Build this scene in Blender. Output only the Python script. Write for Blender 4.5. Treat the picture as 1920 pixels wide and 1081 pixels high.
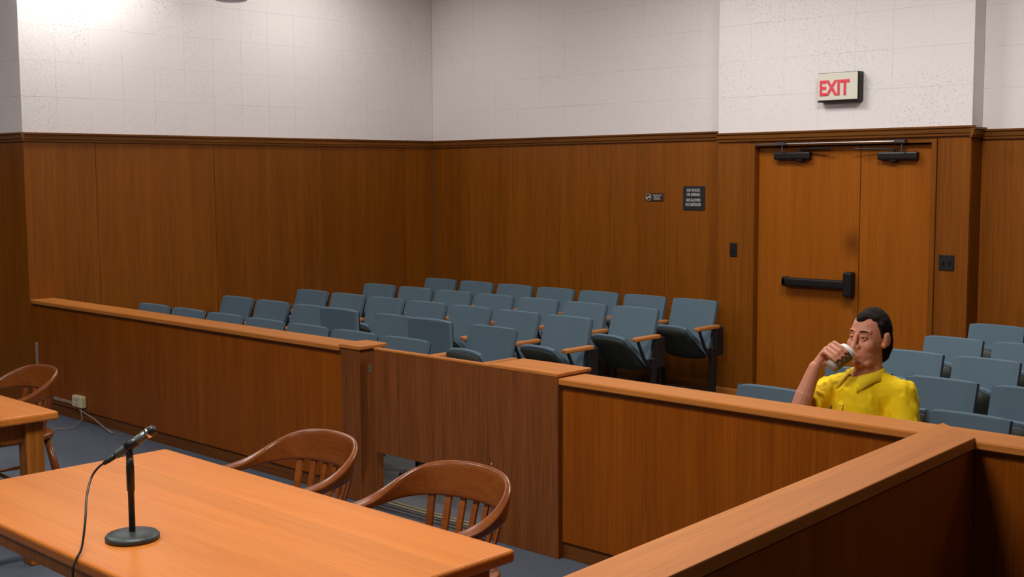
import bpy, bmesh, math, random
from mathutils import Vector, Matrix
random.seed(7)
S = bpy.context.scene
for o in list(bpy.data.objects): bpy.data.objects.remove(o)
COL = S.collection

# ------------------------------------------------------------------ camera
H = 1.9
yaw, pit, rol, fpx = math.radians(43.768), math.radians(5.372), math.radians(-0.318), 2270.66
fw = Vector((-math.sin(yaw)*math.cos(pit), math.cos(yaw)*math.cos(pit), -math.sin(pit)))
rt = Vector((math.cos(yaw), math.sin(yaw), 0)); up = rt.cross(fw)
r2 = math.cos(rol)*rt + math.sin(rol)*up; u2 = -math.sin(rol)*rt + math.cos(rol)*up
cd = bpy.data.cameras.new('camera'); cam = bpy.data.objects.new('camera', cd); COL.objects.link(cam)
cd.sensor_width = 36; cd.lens = fpx/1920*36; cd.clip_end = 100; cd.clip_start = .05
M = Matrix.Identity(4)
for i in range(3):
    M[i][0] = r2[i]; M[i][1] = u2[i]; M[i][2] = -fw[i]
M.translation = (0, 0, H); cam.matrix_world = M
S.camera = cam

# ------------------------------------------------------------------ world, exposure
W = bpy.data.worlds.new('world'); S.world = W; W.use_nodes = True
W.node_tree.nodes['Background'].inputs[0].default_value = (.5, .5, .5, 1)
W.node_tree.nodes['Background'].inputs[1].default_value = .05
S.view_settings.view_transform = 'Standard'; S.view_settings.look = 'None'
S.view_settings.exposure = 0.0; S.view_settings.gamma = 1; S.view_settings.use_curve_mapping = False

# room constants (metres, camera stands at x=0 y=0)
XL, YB, ZT, YD, ZC = -9.63, 8.84, 2.26, 8.66, 4.0
BX0, BX1 = -5.87, -3.69            # door bay
ZTB = 2.235                        # moulding top on the door bay
# ceiling lights: (x, y, watts, along_y)
LIGHTS = [(-3.0, 1.8, 118, 0), (-6.6, 1.3, 50, 0), (-9.8, 1.6, 20, 0), 
          (-3.4, -2.2, 44, 0), (-6.6, -2.2, 32, 0),
          (-9.12, 4.70, 24, 1), (-8.75, 7.0, 13, 1), (-5.6, 6.9, 46, 0), (-3.2, 6.3, 80, 0), (0.6, 6.6, 7, 0)]

# ------------------------------------------------------------------ materials
def nt(name):
    m = bpy.data.materials.new(name); m.use_nodes = True
    n = m.node_tree; return m, n, n.nodes['Principled BSDF']
def plain(name, col, rough=.5, metal=0, bump=0, bscale=200, var=0, coat=0, spec=.5):
    m, t, b = nt(name)
    b.inputs['Base Color'].default_value = (*col, 1); b.inputs['Roughness'].default_value = rough
    b.inputs['Metallic'].default_value = metal; b.inputs['Coat Weight'].default_value = coat
    b.inputs['Specular IOR Level'].default_value = spec
    if var or bump:
        tc = t.nodes.new('ShaderNodeTexCoord'); nz = t.nodes.new('ShaderNodeTexNoise')
        nz.inputs['Scale'].default_value = bscale; nz.inputs['Detail'].default_value = 5
        t.links.new(tc.outputs['Object'], nz.inputs['Vector'])
        if var:
            mx = t.nodes.new('ShaderNodeMix'); mx.data_type = 'RGBA'
            mx.inputs[6].default_value = (*[c*(1-var) for c in col], 1); mx.inputs[7].default_value = (*[min(1, c*(1+var)) for c in col], 1)
            t.links.new(nz.outputs[0], mx.inputs[0]); t.links.new(mx.outputs[2], b.inputs['Base Color'])
        if bump:
            bp = t.nodes.new('ShaderNodeBump'); bp.inputs['Strength'].default_value = bump; bp.inputs['Distance'].default_value = .002
            t.links.new(nz.outputs[0], bp.inputs['Height']); t.links.new(bp.outputs[0], b.inputs['Normal'])
    return m
def wood(name, c1, c2, axis='z', rough=.4, coat=0, dens=1.0, contrast=1.0, rnd=.12, fine=.35, spec=.22, stave=0, stain=None):
    """veneer: long soft streaks along an axis + fine pores, slight difference from piece to piece"""
    m, t, b = nt(name); N, L = t.nodes, t.links
    tc = N.new('ShaderNodeTexCoord'); oi = N.new('ShaderNodeObjectInfo')
    ad = N.new('ShaderNodeVectorMath'); ad.operation = 'ADD'
    ml = N.new('ShaderNodeMath'); ml.operation = 'MULTIPLY'; ml.inputs[1].default_value = 17.3
    L.new(oi.outputs['Random'], ml.inputs[0]); L.new(tc.outputs['Object'], ad.inputs[0]); L.new(ml.outputs[0], ad.inputs[1])
    def noise(s_across, s_along, det, dist):
        mp = N.new('ShaderNodeMapping')
        s = [s_across]*3; s['xyz'.index(axis)] = s_along
        mp.inputs['Scale'].default_value = s
        nz = N.new('ShaderNodeTexNoise'); nz.inputs['Scale'].default_value = 1; nz.inputs['Detail'].default_value = det
        nz.inputs['Distortion'].default_value = dist; nz.inputs['Roughness'].default_value = .6
        L.new(ad.outputs[0], mp.inputs[0]); L.new(mp.outputs[0], nz.inputs['Vector']); return nz
    a = noise(9*dens, .35*dens, 4, .6); f = noise(120*dens, 2.2*dens, 3, .2)
    r = N.new('ShaderNodeValToRGB'); r.color_ramp.elements[0].position = .5-.22/contrast; r.color_ramp.elements[1].position = .5+.22/contrast
    r.color_ramp.elements[0].color = (*c1, 1); r.color_ramp.elements[1].color = (*c2, 1)
    L.new(a.outputs[0], r.inputs[0])
    mf = N.new('ShaderNodeMapRange'); mf.inputs[1].default_value = .3; mf.inputs[2].default_value = .7; mf.inputs[3].default_value = 1-fine; mf.inputs[4].default_value = 1+fine*.5
    L.new(f.outputs[0], mf.inputs[0])
    mr = N.new('ShaderNodeMapRange'); mr.inputs[3].default_value = 1-rnd; mr.inputs[4].default_value = 1+rnd
    L.new(oi.outputs['Random'], mr.inputs[0])
    mm = N.new('ShaderNodeMath'); mm.operation = 'MULTIPLY'; L.new(mf.outputs[0], mm.inputs[0]); L.new(mr.outputs[0], mm.inputs[1])
    if stave:      # glued-up staves, each a little lighter or darker
        sp = N.new('ShaderNodeSeparateXYZ'); L.new(tc.outputs['Object'], sp.inputs[0])
        dv = N.new('ShaderNodeMath'); dv.operation = 'DIVIDE'; dv.inputs[1].default_value = stave; L.new(sp.outputs['Y'], dv.inputs[0])
        fl = N.new('ShaderNodeMath'); fl.operation = 'FLOOR'; L.new(dv.outputs[0], fl.inputs[0])
        wn = N.new('ShaderNodeTexWhiteNoise'); wn.noise_dimensions = '1D'; L.new(fl.outputs[0], wn.inputs['W'])
        sr = N.new('ShaderNodeMapRange'); sr.inputs[3].default_value = .91; sr.inputs[4].default_value = 1.08; L.new(wn.outputs['Value'], sr.inputs[0])
        m2 = N.new('ShaderNodeMath'); m2.operation = 'MULTIPLY'; L.new(mm.outputs[0], m2.inputs[0]); L.new(sr.outputs[0], m2.inputs[1]); mm = m2
    if stain:      # greasy dark wear patch, an ellipse at (x, z)
        sx_, sz_, rx_, rz_ = stain
        sp = N.new('ShaderNodeMapping'); sp.inputs['Location'].default_value = (-sx_/rx_, 0, -sz_/rz_); sp.inputs['Scale'].default_value = (1/rx_, .01, 1/rz_); L.new(tc.outputs['Object'], sp.inputs[0])
        ln = N.new('ShaderNodeVectorMath'); ln.operation = 'LENGTH'; L.new(sp.outputs[0], ln.inputs[0])
        nd = N.new('ShaderNodeMath'); nd.operation = 'MULTIPLY_ADD'; nd.inputs[1].default_value = .8; L.new(a.outputs[0], nd.inputs[0]); L.new(ln.outputs['Value'], nd.inputs[2])
        sr = N.new('ShaderNodeMapRange'); sr.interpolation_type = 'SMOOTHSTEP'; sr.inputs[1].default_value = .35; sr.inputs[2].default_value = 1.45; sr.inputs[3].default_value = .45; sr.inputs[4].default_value = 1; L.new(nd.outputs[0], sr.inputs[0])
        m3 = N.new('ShaderNodeMath'); m3.operation = 'MULTIPLY'; L.new(mm.outputs[0], m3.inputs[0]); L.new(sr.outputs[0], m3.inputs[1]); mm = m3
    sc = N.new('ShaderNodeVectorMath'); sc.operation = 'SCALE'
    L.new(r.outputs[0], sc.inputs[0]); L.new(mm.outputs[0], sc.inputs[3]); L.new(sc.outputs[0], b.inputs['Base Color'])
    b.inputs['Specular IOR Level'].default_value = spec; b.inputs['Roughness'].default_value = rough; b.inputs['Coat Weight'].default_value = coat; b.inputs['Coat Roughness'].default_value = .2
    bp = N.new('ShaderNodeBump'); bp.inputs['Strength'].default_value = .08; bp.inputs['Distance'].default_value = .001
    L.new(f.outputs[0], bp.inputs['Height']); L.new(bp.outputs[0], b.inputs['Normal'])
    return m
def tile_mat(name, col):
    """painted acoustic tile: small pin holes and short fissures"""
    m, t, b = nt(name); N, L = t.nodes, t.links
    tc = N.new('ShaderNodeTexCoord'); oi = N.new('ShaderNodeObjectInfo')
    ad = N.new('ShaderNodeVectorMath'); ad.operation = 'ADD'; L.new(tc.outputs['Object'], ad.inputs[0]); L.new(oi.outputs['Location'], ad.inputs[1])
    nz = N.new('ShaderNodeTexNoise'); nz.inputs['Scale'].default_value = 95; nz.inputs['Detail'].default_value = 2; L.new(ad.outputs[0], nz.inputs['Vector'])
    big = N.new('ShaderNodeTexNoise'); big.inputs['Scale'].default_value = 1.3; L.new(ad.outputs[0], big.inputs['Vector'])
    th = N.new('ShaderNodeMapRange'); th.inputs[1].default_value = .59; th.inputs[2].default_value = .69; L.new(nz.outputs[0], th.inputs[0])
    bm_ = N.new('ShaderNodeMapRange'); bm_.inputs[1].default_value = .35; bm_.inputs[2].default_value = .7; bm_.inputs[3].default_value = .05; bm_.inputs[4].default_value = .8
    L.new(big.outputs[0], bm_.inputs[0])
    mu = N.new('ShaderNodeMath'); mu.operation = 'MULTIPLY'; L.new(th.outputs[0], mu.inputs[0]); L.new(bm_.outputs[0], mu.inputs[1])
    mx = N.new('ShaderNodeMix'); mx.data_type = 'RGBA'; mx.inputs[6].default_value = (*col, 1); mx.inputs[7].default_value = (*[c*.45 for c in col], 1)
    L.new(mu.outputs[0], mx.inputs[0]); L.new(mx.outputs[2], b.inputs['Base Color'])
    b.inputs['Roughness'].default_value = .75
    bp = N.new('ShaderNodeBump'); bp.inputs['Strength'].default_value = .25; bp.inputs['Distance'].default_value = .003; bp.invert = True
    L.new(nz.outputs[0], bp.inputs['Height']); L.new(bp.outputs[0], b.inputs['Normal'])
    return m

MT = {}
MT['veneer'] = wood('wall_veneer', (.178, .050, .0025), (.272, .080, .005), rough=.42, contrast=.8, fine=.25)
MT['veneer_dark'] = wood('bar_veneer', (.205, .046, .0012), (.295, .073, .0025), rough=.38, contrast=.8, fine=.25)
MT['door'] = wood('door_veneer', (.27, .072, .004), (.34, .098, .007), rough=.35, dens=.8, fine=.15, rnd=.04)
MT['door_worn'] = wood('worn_door_veneer', (.27, .072, .004), (.34, .098, .007), rough=.35, dens=.8, fine=.15, rnd=.04, stain=(-.055, 1.34, .13, .19))
MT['gate'] = wood('gate_wood', (.165, .046, .010), (.240, .073, .016), rough=.45, contrast=1.0, fine=.4, rnd=.04, dens=1.6)
MT['cap'] = wood('cap_wood', (.43, .142, .026), (.54, .192, .038), axis='x', rough=.45, fine=.15, rnd=.05, spec=.12)
MT['cap_y'] = wood('cap_wood_long', (.43, .142, .026), (.54, .192, .038), axis='y', rough=.45, fine=.15, rnd=.0, spec=.12)
MT['trim'] = wood('trim_wood', (.13, .040, .004), (.20, .066, .006), axis='x', rough=.4)
MT['trim_y'] = wood('trim_wood_long', (.13, .040, .004), (.20, .066, .006), axis='y', rough=.4)
MT['toe'] = wood('toe_wood', (.12, .036, .006), (.18, .058, .010), axis='x', rough=.5)
MT['table'] = wood('table_wood', (.49, .142, .020), (.585, .190, .030), axis='x', rough=.4, fine=.1, rnd=.03, dens=.8, stave=.118)
MT['tableleg'] = wood('table_leg_wood', (.26, .080, .008), (.42, .135, .016), axis='z', rough=.4)
MT['chairwood'] = wood('chair_wood', (.16, .038, .006), (.26, .072, .013), axis='x', rough=.28, coat=.35, fine=.2)
MT['armwood'] = wood('armrest_wood', (.42, .15, .04), (.55, .21, .06), axis='y', rough=.4, fine=.2)
MT['tile'] = tile_mat('acoustic_tile_paint', (.82, .775, .76))
MT['plaster'] = plain('white_plaster', (.82, .78, .76), .8)
MT['carpet'] = plain('blue_grey_carpet', (.105, .125, .155), .95, bump=1.0, bscale=260, var=.35, spec=.1)
MT['carpet2'] = plain('dark_grey_carpet', (.085, .085, .088), .95, bump=1.0, bscale=260, var=.3, spec=.1)
MT['blue'] = plain('slate_blue_fabric', (.100, .152, .190), .85, bump=.5, bscale=600, var=.12, spec=.2)
MT['pan'] = plain('dark_seat_pan', (.030, .034, .028), .55)
MT['iron'] = plain('dark_iron', (.012, .012, .013), .5, .2)
MT['bronze'] = plain('dark_bronze', (.020, .018, .017), .4, .5)
MT['steel'] = plain('brushed_steel', (.22, .20, .21), .35, 1)
MT['black'] = plain('black_plastic', (.010, .010, .010), .4)
MT['micgrey'] = plain('mic_grey', (.095, .11, .098), .35, .4)
MT['micbase'] = plain('mic_base', (.035, .045, .043), .38, .2, bump=.3, bscale=500)
MT['chrome'] = plain('chrome', (.8, .8, .8), .12, 1)
MT['ivory'] = plain('ivory_plastic', (.62, .55, .33), .45)
MT['raceway'] = plain('raceway_beige', (.30, .22, .17), .5)
MT['brass'] = plain('worn_brass', (.42, .36, .22), .35, .8)
MT['signface'] = plain('exit_face', (.72, .70, .58), .4)
MT['signred'] = plain('exit_red', (.80, .06, .10), .4)
MT['signblack'] = plain('sign_black', (.012, .014, .018), .45)
MT['signwhite'] = plain('sign_white', (.55, .55, .52), .5)
MT['brownsign'] = plain('sign_brown', (.035, .016, .010), .45)
MT['skin'] = plain('skin', (.66, .275, .155), .5, var=.12, bscale=25)
MT['hair'] = plain('dark_hair', (.012, .007, .0045), .85, bump=.5, bscale=150, spec=.15)
MT['yellow'] = plain('yellow_cotton', (.88, .60, .006), .8, bump=.6, bscale=45, var=.06, spec=.2)
MT['cuff'] = plain('yellow_trim', (.88, .62, .012), .8)
MT['trouser'] = plain('dark_trousers', (.03, .032, .04), .85)
MT['shoe'] = plain('dark_shoe', (.015, .012, .010), .4)
MT['eyewhite'] = plain('eye_white', (.38, .33, .30), .2)
MT['iris'] = plain('iris', (.03, .02, .012), .2)
MT['sleeve'] = plain('cup_sleeve', (.24, .15, .07), .7, var=.45, bscale=90)
MT['cup'] = plain('cup_paper', (.46, .38, .31), .6)
MT['lid'] = plain('cup_lid', (.85, .84, .78), .35)
MT['dome'] = plain('dark_purple_plastic', (.060, .012, .10), .3)
em, et, eb = nt('light_diffuser'); eb.inputs['Emission Color'].default_value = (1, .96, .9, 1); eb.inputs['Emission Strength'].default_value = 3

# ------------------------------------------------------------------ mesh helpers
def mesh(name, bm, mat, parent=None, smooth=False, loc=None):
    me = bpy.data.meshes.new(name); bmesh.ops.recalc_face_normals(bm, faces=bm.faces[:]); bm.to_mesh(me); bm.free()
    if smooth: me.shade_smooth()
    o = bpy.data.objects.new(name, me); COL.objects.link(o)
    if mat: me.materials.append(MT[mat] if isinstance(mat, str) else mat)
    if parent: o.parent = parent
    if loc: o.location = loc
    return o
def inst(name, me, parent=None, loc=(0, 0, 0), rot=None):
    o = bpy.data.objects.new(name, me); COL.objects.link(o); o.parent = parent; o.location = loc
    if rot: o.rotation_euler = rot
    return o
def box(bm, x0, x1, y0, y1, z0, z1, bev=0, seg=1):
    t = bmesh.new()
    vs = [t.verts.new((x, y, z)) for x in (x0, x1) for y in (y0, y1) for z in (z0, z1)]
    for f in ((0, 1, 3, 2), (4, 6, 7, 5), (0, 4, 5, 1), (2, 3, 7, 6), (0, 2, 6, 4), (1, 5, 7, 3)): t.faces.new([vs[i] for i in f])
    if bev: bmesh.ops.bevel(t, geom=t.edges[:], offset=bev, segments=seg, affect='EDGES', profile=.5)
    add(bm, t); return bm
def add(bm, t, mtx=None):
    if mtx is not None: bmesh.ops.transform(t, matrix=mtx, verts=t.verts[:])
    mp = {v: bm.verts.new(v.co) for v in t.verts}
    for f in t.faces:
        try: bm.faces.new([mp[v] for v in f.verts])
        except ValueError: pass
    t.free()
def B(*a, bev=0, seg=1):
    return box(bmesh.new(), *a, bev=bev, seg=seg)
def frame_of(d):
    d = Vector(d).normalized(); a = Vector((0, 0, 1)) if abs(d.z) < .95 else Vector((1, 0, 0))
    x = a.cross(d).normalized(); y = d.cross(x); return x, y, d
def tube(bm, pts, rad, n=10, cap=True):
    pts = [Vector(p) for p in pts]; rad = rad if isinstance(rad, (list, tuple)) else [rad]*len(pts)
    rings = []; px = None
    for i, p in enumerate(pts):
        d = (pts[min(i+1, len(pts)-1)]-pts[max(i-1, 0)])
        x, y, d = frame_of(d)
        if px is not None:
            x = (px - d*px.dot(d)).normalized(); y = d.cross(x)
        px = x
        rings.append([bm.verts.new(p + rad[i]*(math.cos(2*math.pi*k/n)*x + math.sin(2*math.pi*k/n)*y)) for k in range(n)])
    for a, b in zip(rings, rings[1:]):
        for k in range(n): bm.faces.new((a[k], a[(k+1) % n], b[(k+1) % n], b[k]))
    if cap:
        bm.faces.new(rings[0][::-1]); bm.faces.new(rings[-1])
    return bm
def lathe(bm, prof, n=24, mtx=None):
    """prof: (r, z) pairs from bottom to top"""
    t = bmesh.new(); rings = []
    for r, z in prof: rings.append([t.verts.new((r*math.cos(2*math.pi*k/n), r*math.sin(2*math.pi*k/n), z)) for k in range(n)])
    for a, b in zip(rings, rings[1:]):
        for k in range(n): t.faces.new((a[k], a[(k+1) % n], b[(k+1) % n], b[k]))
    t.faces.new(rings[0][::-1]); t.faces.new(rings[-1]); add(bm, t, mtx); return bm
def loft(bm, rings, close=True):
    vr = [[bm.verts.new(p) for p in r] for r in rings]; n = len(vr[0])
    for a, b in zip(vr, vr[1:]):
        for k in range(n): bm.faces.new((a[k], a[(k+1) % n], b[(k+1) % n], b[k]))
    if close: bm.faces.new(vr[0][::-1]); bm.faces.new(vr[-1])
    return bm
def empty(name, loc=(0, 0, 0), rz=0):
    o = bpy.data.objects.new(name, None); COL.objects.link(o); o.location = loc; o.rotation_euler = (0, 0, rz); o.empty_display_size = .1; return o
def tag(o, label, cat, group=None):
    o['label'] = label; o['category'] = cat
    if group: o['group'] = group
    return o
def struct(o, label=None):
    o['kind'] = 'structure'
    if label: o['label'] = label
    return o
def text_mesh(name, txt, size, mat, parent, loc, depth=.002, align='CENTER', sx=1.0, rot=(math.pi/2, 0, 0), bold=.012):
    c = bpy.data.curves.new('t', 'FONT'); c.body = txt; c.size = size; c.extrude = depth; c.align_x = align; c.align_y = 'CENTER'; c.offset = size*bold; c.resolution_u = 3
    t = bpy.data.objects.new('t', c); COL.objects.link(t)
    me = bpy.data.meshes.new_from_object(t); bpy.data.objects.remove(t); bpy.data.curves.remove(c)
    me.materials.clear(); me.materials.append(MT[mat])
    o = bpy.data.objects.new(name, me); COL.objects.link(o); o.parent = parent; o.location = loc; o.rotation_euler = rot; o.scale = (sx, 1, 1)
    return o
def subsurf(o, lv=2):
    m = o.modifiers.new('s', 'SUBSURF'); m.levels = lv; m.render_levels = lv; return o

# ------------------------------------------------------------------ floors, ceiling
X0, X1, Y0 = -13.0, 5.0, -5.0
struct(mesh('floor', B(X0, X1, Y0, 4.47, -.1, 0), 'carpet'), 'blue-grey carpet of the courtroom well')
struct(mesh('floor', B(XL-.3, X1, 4.47, YB+.3, -.1, 0), 'carpet2'), 'dark grey carpet of the public gallery')
struct(mesh('ceiling', B(X0, X1, Y0, YB+.3, ZC, ZC+.1), 'plaster'), 'white ceiling')

# ------------------------------------------------------------------ walls with veneer panels and acoustic tiles
def wall(name, p0, p1, nrm, seams, ztop, label, tiles=None, tw=.305, thick=.15, panel_mat='veneer', s0=0, s1=0):
    """p0->p1 in plan; nrm points into the room; the finished face lies on the line p0-p1"""
    p0, p1, n = Vector((*p0, 0)), Vector((*p1, 0)), Vector((*nrm, 0)); d = (p1-p0); Lw = d.length; d.normalize()
    rz = math.atan2(d.y, d.x)
    flip = 1 if Vector((-d.y, d.x, 0)).dot(n) < 0 else -1      # local -y looks into the room when flip=1
    root = mesh(name, B(s0, Lw-s1, *((.012, thick) if flip == 1 else (-thick, -.012)), 0, ZC), 'plaster', loc=p0)
    root.rotation_euler = (0, 0, rz); struct(root, label)
    s = [0]+seams+[Lw]
    y0, y1 = (0, .012) if flip == 1 else (-.012, 0)
    for a, b in zip(s, s[1:]):
        g = .0015
        mesh('wood_panel', B(a+g, b-g, y0, y1, .02, ztop-.03, bev=.002), panel_mat, root)
    if tiles:
        ta, tb = tiles; nx = max(1, round((tb-ta)/tw)); w = (tb-ta)/nx; nz = 6; h = (ZC-ztop)/nz
        t = B(-w/2+.0002, w/2-.0002, y0, y1, -h/2+.0002, h/2-.0002, bev=.0012)
        me = bpy.data.meshes.new('acoustic_tile'); bmesh.ops.recalc_face_normals(t, faces=t.faces[:]); t.to_mesh(me); t.free(); me.materials.append(MT['tile'])
        for i in range(nx):
            for k in range(nz):
                inst('acoustic_tile', me, root, (ta+(i+.5)*w, random.uniform(-.0005, .0005), ztop+(k+.5)*h), (random.uniform(-.0012, .0012), 0, random.uniform(-.0012, .0012)))
    return root
wall('wall_left', (XL, 4.37), (XL, YB), (1, 0), [.62, 1.77, 2.93, 4.08], ZT, 'wood panelled left gallery wall with white acoustic tile above', (0, YB-4.37), s0=.03)
wall('wall_back', (XL, YB), (BX0, YB), (0, -1), [.55, 1.18, 1.81, 2.44, 3.07], ZT, 'wood panelled back wall with white acoustic tile above', (0, BX0-XL))
wall('wall_back_right', (BX1, YB), (X1, YB), (0, -1), [.9, 2.1, 3.3, 4.5, 5.7, 6.9], 2.205, 'wood panelled back wall right of the door bay', (0, 1.22))
wall('wall_return', (-13, 4.37), (XL, 4.37), (0, -1), [1.2, 2.4, 3.0], ZT, 'wood panelled return wall at the far left', (3.37-.92, 3.37), s1=.02)
wall('wall_well_left', (X0, Y0), (X0, 4.37), (1, 0), [1.2*i for i in range(1, 8)], ZT, 'wood panelled side wall of the well')
wall('wall_right', (X1, YB), (X1, Y0), (-1, 0), [1.2*i for i in range(1, 12)], ZT, 'wood panelled right wall')
wall('wall_front', (X1, Y0), (X0, Y0), (0, 1), [1.2*i for i in range(1, 15)], ZT, 'wood panelled front wall')

# door bay: standing forward of the back wall
bay = struct(mesh('wall_entry', B(BX0+.001, BX1-.001, YD+.012, YB+.1, 2.15, ZC), 'plaster'), 'white tiled wall of the door bay with wood side piers')
for a, b in ((BX0, -5.555), (-3.945, BX1)):
    mesh('pier', B(a+.013, b-.013, YD+.013, YB+.1, 0, 2.15), 'veneer', bay)
    mesh('wood_panel', B(a+.002, b-.002, YD, YD+.012, .07, 2.165, bev=.002), 'veneer', bay)
mesh('header_panel', B(-5.555, -3.945, YD+.003, YD+.05, 2.118, 2.175, bev=.002), 'veneer', bay)
mesh('wood_panel', B(BX1-.012, BX1, YD+.013, YB-.001, .02, 2.17), 'veneer', bay)          # side face, right
mesh('wood_panel', B(BX0, BX0+.012, YD+.013, YB-.001, .02, 2.17), 'veneer', bay)
nx, nz = 7, 6; w = (BX1-BX0)/nx; h = (ZC-ZTB)/nz
t = B(-w/2+.0002, w/2-.0002, 0, .012, -h/2+.0002, h/2-.0002, bev=.0012)
tme = bpy.data.meshes.new('acoustic_tile'); t.to_mesh(tme); t.free(); tme.materials.append(MT['tile'])
for i in range(nx):
    for k in range(nz):
        inst('acoustic_tile', tme, bay, (BX0+(i+.5)*w, YD+random.uniform(-.0005, .0005), ZTB+(k+.5)*h), (random.uniform(-.0012, .0012), 0, random.uniform(-.0012, .0012)))

# mouldings on top of the wainscot
def trim(name, prof, p0, p1, n, z, mat, label):
    """prof: (proud, dz) polygon; swept straight from p0 to p1"""
    bm = bmesh.new(); p0, p1, n = Vector((*p0, 0)), Vector((*p1, 0)), Vector((*n, 0))
    loft(bm, [[p + n*a + Vector((0, 0, z+b)) for a, b in prof] for p in (p0, p1)])
    return struct(mesh(name, bm, mat), label)
PR = [(0, 0), (.036, 0), (.036, -.014), (.026, -.022), (.026, -.05), (.018, -.056), (.018, -.072), (0, -.072)]
trim('trim_1', PR, (XL, 4.37), (XL, YB), (1, 0), ZT, 'trim_y', 'wood moulding along the left wall')
trim('trim_2', PR, (XL, YB), (BX0, YB), (0, -1), ZT, 'trim', 'wood moulding along the back wall')
trim('trim_3', PR, (BX0-.0, YD), (BX1+.03, YD), (0, -1), ZTB, 'trim', 'wood moulding over the double door')
trim('trim_4', PR, (BX1, YD-.03), (BX1, YB), (1, 0), ZTB-.012, 'trim_y', 'wood moulding on the side of the door bay')
trim('trim_5', PR, (BX1, YB), (X1, YB), (0, -1), 2.21, 'trim', 'wood moulding right of the door bay')
trim('trim_6', PR, (-13, 4.37), (XL+.036, 4.37), (0, -1), ZT, 'trim', 'wood moulding on the far left return wall')
BB = [(0, .075), (.012, .075), (.016, .065), (.016, .0), (0, 0)]
trim('baseboard_left', BB, (XL, 4.6), (XL, YB), (1, 0), 0, 'trim_y', 'wood baseboard of the left wall')
trim('baseboard_back', BB, (XL, YB), (BX0, YB), (0, -1), 0, 'trim', 'wood baseboard of the back wall')
trim('baseboard_entry', BB, (BX0, YD), (-5.56, YD), (0, -1), 0, 'cap', 'wood baseboard beside the double door')
trim('baseboard_right', BB, (-3.94, YD), (BX1, YD), (0, -1), 0, 'cap', 'wood baseboard right of the double door')

# ------------------------------------------------------------------ double door
door = struct(empty('door_1', (-4.585, YD+.06, 0)), 'pair of flush wood doors with dark panic bar and closers')
def D(name, bm, mat, parent, smooth=False):          # bm given in world coordinates
    off = Vector((-4.585, YD+.06, 0))
    bmesh.ops.translate(bm, vec=-off, verts=bm.verts[:])
    return mesh(name, bm, mat, parent, smooth)
YL = YD+.055
D('jamb', B(-5.555, -5.505, YD-.006, YB+.05, 0, 2.13, bev=.003), 'veneer', door)
D('jamb', B(-3.985, -3.945, YD-.012, YB+.05, 0, 2.145, bev=.003), 'veneer', door)
D('frame_head', B(-5.505, -3.985, YD+.03, YB+.05, 2.112, 2.15), 'bronze', door)
D('stop_board', B(-5.505, -3.985, YL+.05, YB+.05, 0, 2.112), 'iron', door)
lf = D('leaf', B(-5.503, -4.588, YL, YL+.045, .01, 2.108, bev=.003), 'door_worn', door)
rf = D('leaf', B(-4.582, -3.987, YL, YL+.045, .01, 2.108, bev=.003), 'door', door)
def closer(leaf, x0, x1, z, hub, arm_dx, shoe):
    bm = bmesh.new()
    box(bm, x0, x1, YL-.055, YL, z-.03, z+.03, bev=.012, seg=2); box(bm, hub-.03, hub+.03, YL-.05, YL, z-.048, z-.02, bev=.008)
    c = D('closer_body', bm, 'bronze', leaf, False)
    bm = bmesh.new(); tube(bm, [(hub, YL-.03, z+.02), (hub, YL-.03, z+.05)], .012); tube(bm, [(hub, YL-.03, z+.048), (hub+arm_dx, YL-.075, z+.056)], .008, 6)
    D('closer_arm', bm, 'bronze', leaf)
    bm = bmesh.new(); box(bm, shoe-.045, shoe+.045, YD-.04, YD+.03, 2.118, 2.148, bev=.006); tube(bm, [(shoe+.01, YD-.02, 2.12), (shoe+.01, YD-.02, z+.03)], .006, 6)
    D('closer_shoe', bm, 'steel', leaf)
closer(lf, -5.335, -5.005, 2.038, -5.10, .28, -5.25)
closer(rf, -4.425, -4.105, 2.025, -4.30, -.30, -4.225)
bm = bmesh.new(); tube(bm, [(-5.49, YD-.02, 2.133), (-4.22, YD-.02, 2.133)], .007, 8)
D('track_rod', bm, 'steel', door)
bm = bmesh.new()
box(bm, -5.235, -4.66, YL-.075, YL-.02, .985, 1.055, bev=.014, seg=2); box(bm, -5.235, -5.19, YL-.075, YL, .98, 1.06, bev=.01)
D('panic_bar', bm, 'bronze', lf)
D('panic_bar_head', B(-4.68, -4.605, YL-.085, YL, .925, 1.125, bev=.016, seg=2), 'bronze', lf)

# ------------------------------------------------------------------ signs and plates
ex = tag(empty('exit_sign', (-4.72, YD-.06, 2.56)), 'exit sign with red letters on a cream face above the double door', 'sign')
W2, H2 = .175, .112
mesh('housing', B(-W2, W2, -.018, .059, -H2, H2, bev=.004), 'bronze', ex)
mesh('face', B(-W2+.006, W2-.008, -.026, -.014, -H2+.012, H2-.004, bev=.003), 'signface', ex)
text_mesh('letters', 'EXIT', .160, 'signred', ex, (-.028, -.027, -.012), .003, sx=.78, bold=.03)
sg = tag(empty('notice_sign', (-6.237, YB-.001, 1.684)), 'black square notice with four lines of pale lettering on the back wall', 'sign')
mesh('plate', B(-.115, .115, -.008, 0, -.105, .105, bev=.003), 'signblack', sg)
for k, (s_, z_) in enumerate((('NO FOOD', .068), ('OR DRINKS', .030), ('ARE ALLOWED', -.018), ('IN COURTROOM', -.058))):
    text_mesh('lettering', s_, .037, 'signwhite', sg, (-.004, -.009, z_), .0008, sx=.155/(.023*len(s_)) if len(s_) > 7 else .8)
sg = tag(empty('no_smoking_sign', (-6.67, YB-.001, 1.689)), 'small brown no smoking sign with white symbol on the back wall', 'sign')
mesh('plate', B(-.1, .1, -.006, 0, -.037, .037, bev=.003), 'brownsign', sg)
bm = bmesh.new()
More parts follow.
